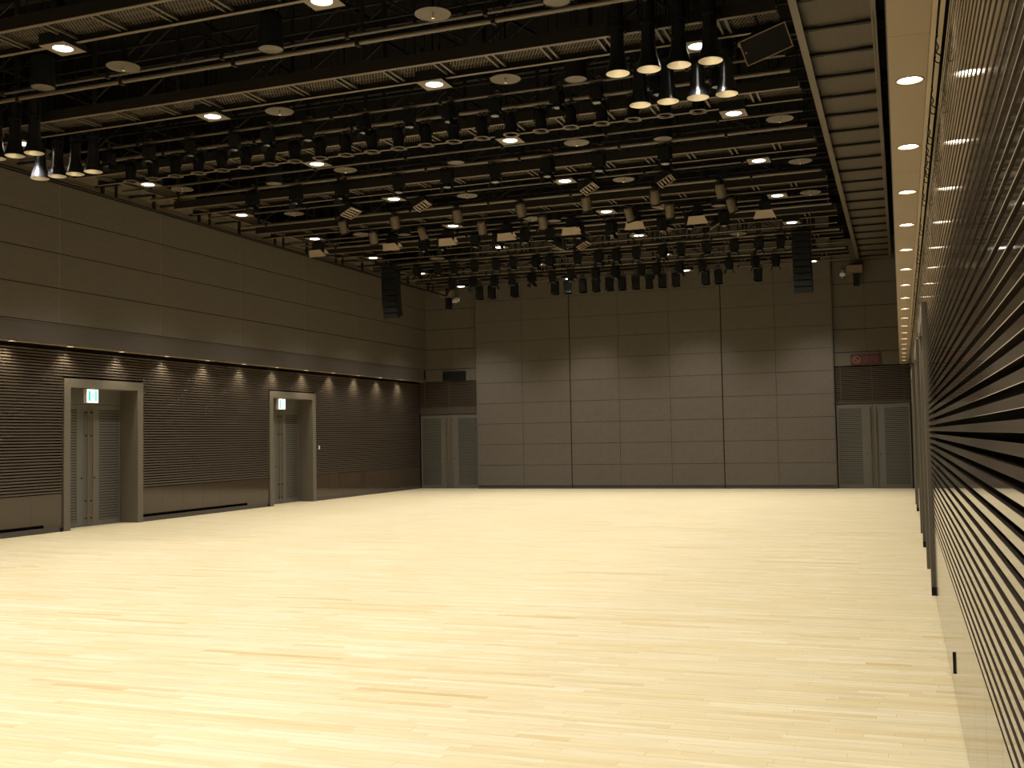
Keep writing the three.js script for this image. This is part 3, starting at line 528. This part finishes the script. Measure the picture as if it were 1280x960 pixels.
// ---------------------------------------------------------------- signs
function canvasTexture(w, h, draw) { const c = document.createElement('canvas'); c.width = w; c.height = h; draw(c.getContext('2d'), w, h); const t = new THREE.CanvasTexture(c); t.colorSpace = THREE.SRGBColorSpace; return t; }
{
  const exitTex = canvasTexture(256, 256, (k, w, h) => {
    k.fillStyle = '#e6f2e2'; k.fillRect(0, 0, w, h); k.fillStyle = '#1fa58c'; k.fillRect(34, 26, 188, 204);
    k.fillStyle = '#ffffff'; k.fillRect(82, 34, 104, 188);
    k.strokeStyle = '#1fa58c'; k.fillStyle = '#1fa58c'; k.lineCap = 'round'; k.lineJoin = 'round'; k.beginPath(); k.arc(118, 68, 14, 0, 7); k.fill();
    k.lineWidth = 22; k.beginPath(); k.moveTo(126, 96); k.lineTo(140, 142); k.stroke();
    k.lineWidth = 13; k.beginPath(); k.moveTo(126, 98); k.lineTo(102, 116); k.lineTo(96, 142); k.moveTo(130, 98); k.lineTo(154, 114); k.lineTo(172, 104); k.moveTo(140, 144); k.lineTo(122, 170); k.lineTo(98, 188); k.moveTo(142, 144); k.lineTo(164, 164); k.lineTo(160, 200); k.stroke();
  });
  const face = new THREE.MeshStandardMaterial({ color: 0x111111, roughness: 0.4, emissive: 0xffffff, emissiveMap: exitTex, emissiveIntensity: 2.3 });
  for (const [z, label] of [[-16.40, 'lit green exit sign above the first doorway, door with lens spot on it'], [-23.08, 'lit green exit sign above the doorway closest to the back wall corner']]) {
    const s = thing('exit_sign', label.replace(', door with lens spot on it', ', farther from the back wall').replace('the first doorway', 'the doorway'), 'sign', null, XL - 0.03, 2.545, z); s.rotation.y = Math.PI / 2;
    part('housing', box(0.32, 0.27, 0.07), M.white, s, 0, 0, -0.037);
    part('face', cached('exface', () => new THREE.PlaneGeometry(0.30, 0.25)), face, s, 0, 0, 0.001);
    part('hanger', box(0.1, 0.02, 0.05), M.white, s, 0, 0.143, -0.037);
    const l = new THREE.RectAreaLight(lin(0.75, 1, 0.9), LAMP.exit.candela, 0.28, 0.24); l.position.set(0, 0, 0.01); l.rotation.y = Math.PI; l.name = 'sign_light'; s.add(l);
  }
  const t = thing('black_display', 'blank black display panel on back wall above the louvre', 'display', null, -13.45, 3.60, ZC + 0.02);
  part('casing', box(0.80, 0.30, 0.04), M.black, t); part('screen', box(0.76, 0.26, 0.004), M.black, t, 0, 0, 0.021);
  const redTex = canvasTexture(512, 200, (k, w, h) => {
    k.fillStyle = '#3f150c'; k.fillRect(0, 0, w, h); k.strokeStyle = '#7d5f4a'; k.lineWidth = 14;
    k.beginPath(); k.arc(96, 100, 66, 0, 7); k.stroke(); k.beginPath(); k.moveTo(50, 54); k.lineTo(142, 146); k.stroke();
    k.lineWidth = 10; k.strokeStyle = '#66493a'; k.beginPath(); k.moveTo(60, 108); k.lineTo(128, 108); k.stroke();
    k.lineWidth = 8; k.strokeStyle = '#5e3428'; // two large characters, too dark to read
    const S = p => { k.beginPath(); p.forEach(([a, b, c, d]) => { k.moveTo(a, b); k.lineTo(c, d); }); k.stroke(); };
    S([[200, 52, 320, 52], [230, 28, 230, 92], [290, 28, 290, 92], [230, 60, 206, 88], [290, 60, 316, 88], [212, 108, 308, 108], [196, 130, 324, 130], [260, 130, 260, 176], [230, 146, 212, 170], [290, 146, 310, 170]]);
    S([[372, 34, 372, 110], [356, 60, 350, 84], [372, 90, 352, 130], [372, 90, 392, 128], [400, 40, 488, 40], [412, 58, 476, 58], [412, 58, 412, 96], [476, 58, 476, 96], [412, 96, 476, 96], [444, 96, 444, 150], [404, 122, 484, 122], [396, 150, 492, 150], [362, 160, 354, 180], [398, 164, 404, 182], [440, 164, 446, 182], [478, 160, 490, 180]]);
  });
  const r = thing('warning_sign', 'dark unlit red sign with crossed circle above the corner louvre', 'sign', null, -0.90, 3.605, ZC + 0.02);
  part('casing', box(0.80, 0.31, 0.04), mat(0.06, 0.02, 0.014, 0.4), r);
  part('face', cached('redface', () => new THREE.PlaneGeometry(0.77, 0.28)), new THREE.MeshStandardMaterial({ map: redTex, roughness: 0.5 }), r, 0, 0, 0.0212);
}
{ // wall switch beside the doorway, hanging hooks on the rails
  const s = thing('wall_switch', 'small white control plate on slats beside a doorway', 'switch', null, XL + 0.008, 1.42, -24.82); s.rotation.y = Math.PI / 2;
  part('plate', box(0.05, 0.1, 0.012), M.white, s); part('rocker', box(0.03, 0.05, 0.008), M.white, s, 0, 0, 0.009);
  const hook = proto(g => {
    const c = new THREE.CatmullRomCurve3([[0, 0.03, 0], [0.004, 0.0, 0], [-0.006, -0.03, 0.004], [0.006, -0.06, 0], [-0.004, -0.085, 0], [0.012, -0.1, 0.004], [0.018, -0.12, 0], [0.004, -0.135, 0], [-0.012, -0.122, 0], [-0.008, -0.104, 0]].map(p => new THREE.Vector3(...p)));
    part('wire', cached('hookwire', () => new THREE.TubeGeometry(c, 26, 0.0032, 5)), M.black, g); part('slider', box(0.022, 0.02, 0.03), M.black, g, 0, 0.012, 0);
  });
  [-5.25, -6.1, -6.75, -7.2, -7.55, -7.8, -8.6, -9.9, -11.0, -11.6, -12.2, -13.4, -14.6, -15.3, -16.7, -18.2, -19.7].forEach((z, i, l) => dup(hook, 'picture_hook', `black wire hook on rail over glossy slatted wall, ${NTH[l.length - 1 - i]} from back wall`, 'hook', 'wire hooks on the glossy wall rail', XR - 0.031, Y_SOFFIT + 0.006, z, rr(-0.6, 0.6)));
  [-14.9, -15.6, -17.6, -18.05, -19.05, -20.6, -21.2, -22.4, -23.6, -25.0, -26.4].forEach((z, i, l) => dup(hook, 'picture_hook', `black wire hook on rail over exit-sign wall, ${NTH[l.length - 1 - i]} from back wall`, 'hook', 'wire hooks on the exit wall rail', XL + 0.031, Y_SOFFIT + 0.006, z, rr(-0.6, 0.6)));
}

scene.add(camera);
renderer.render(scene, camera);
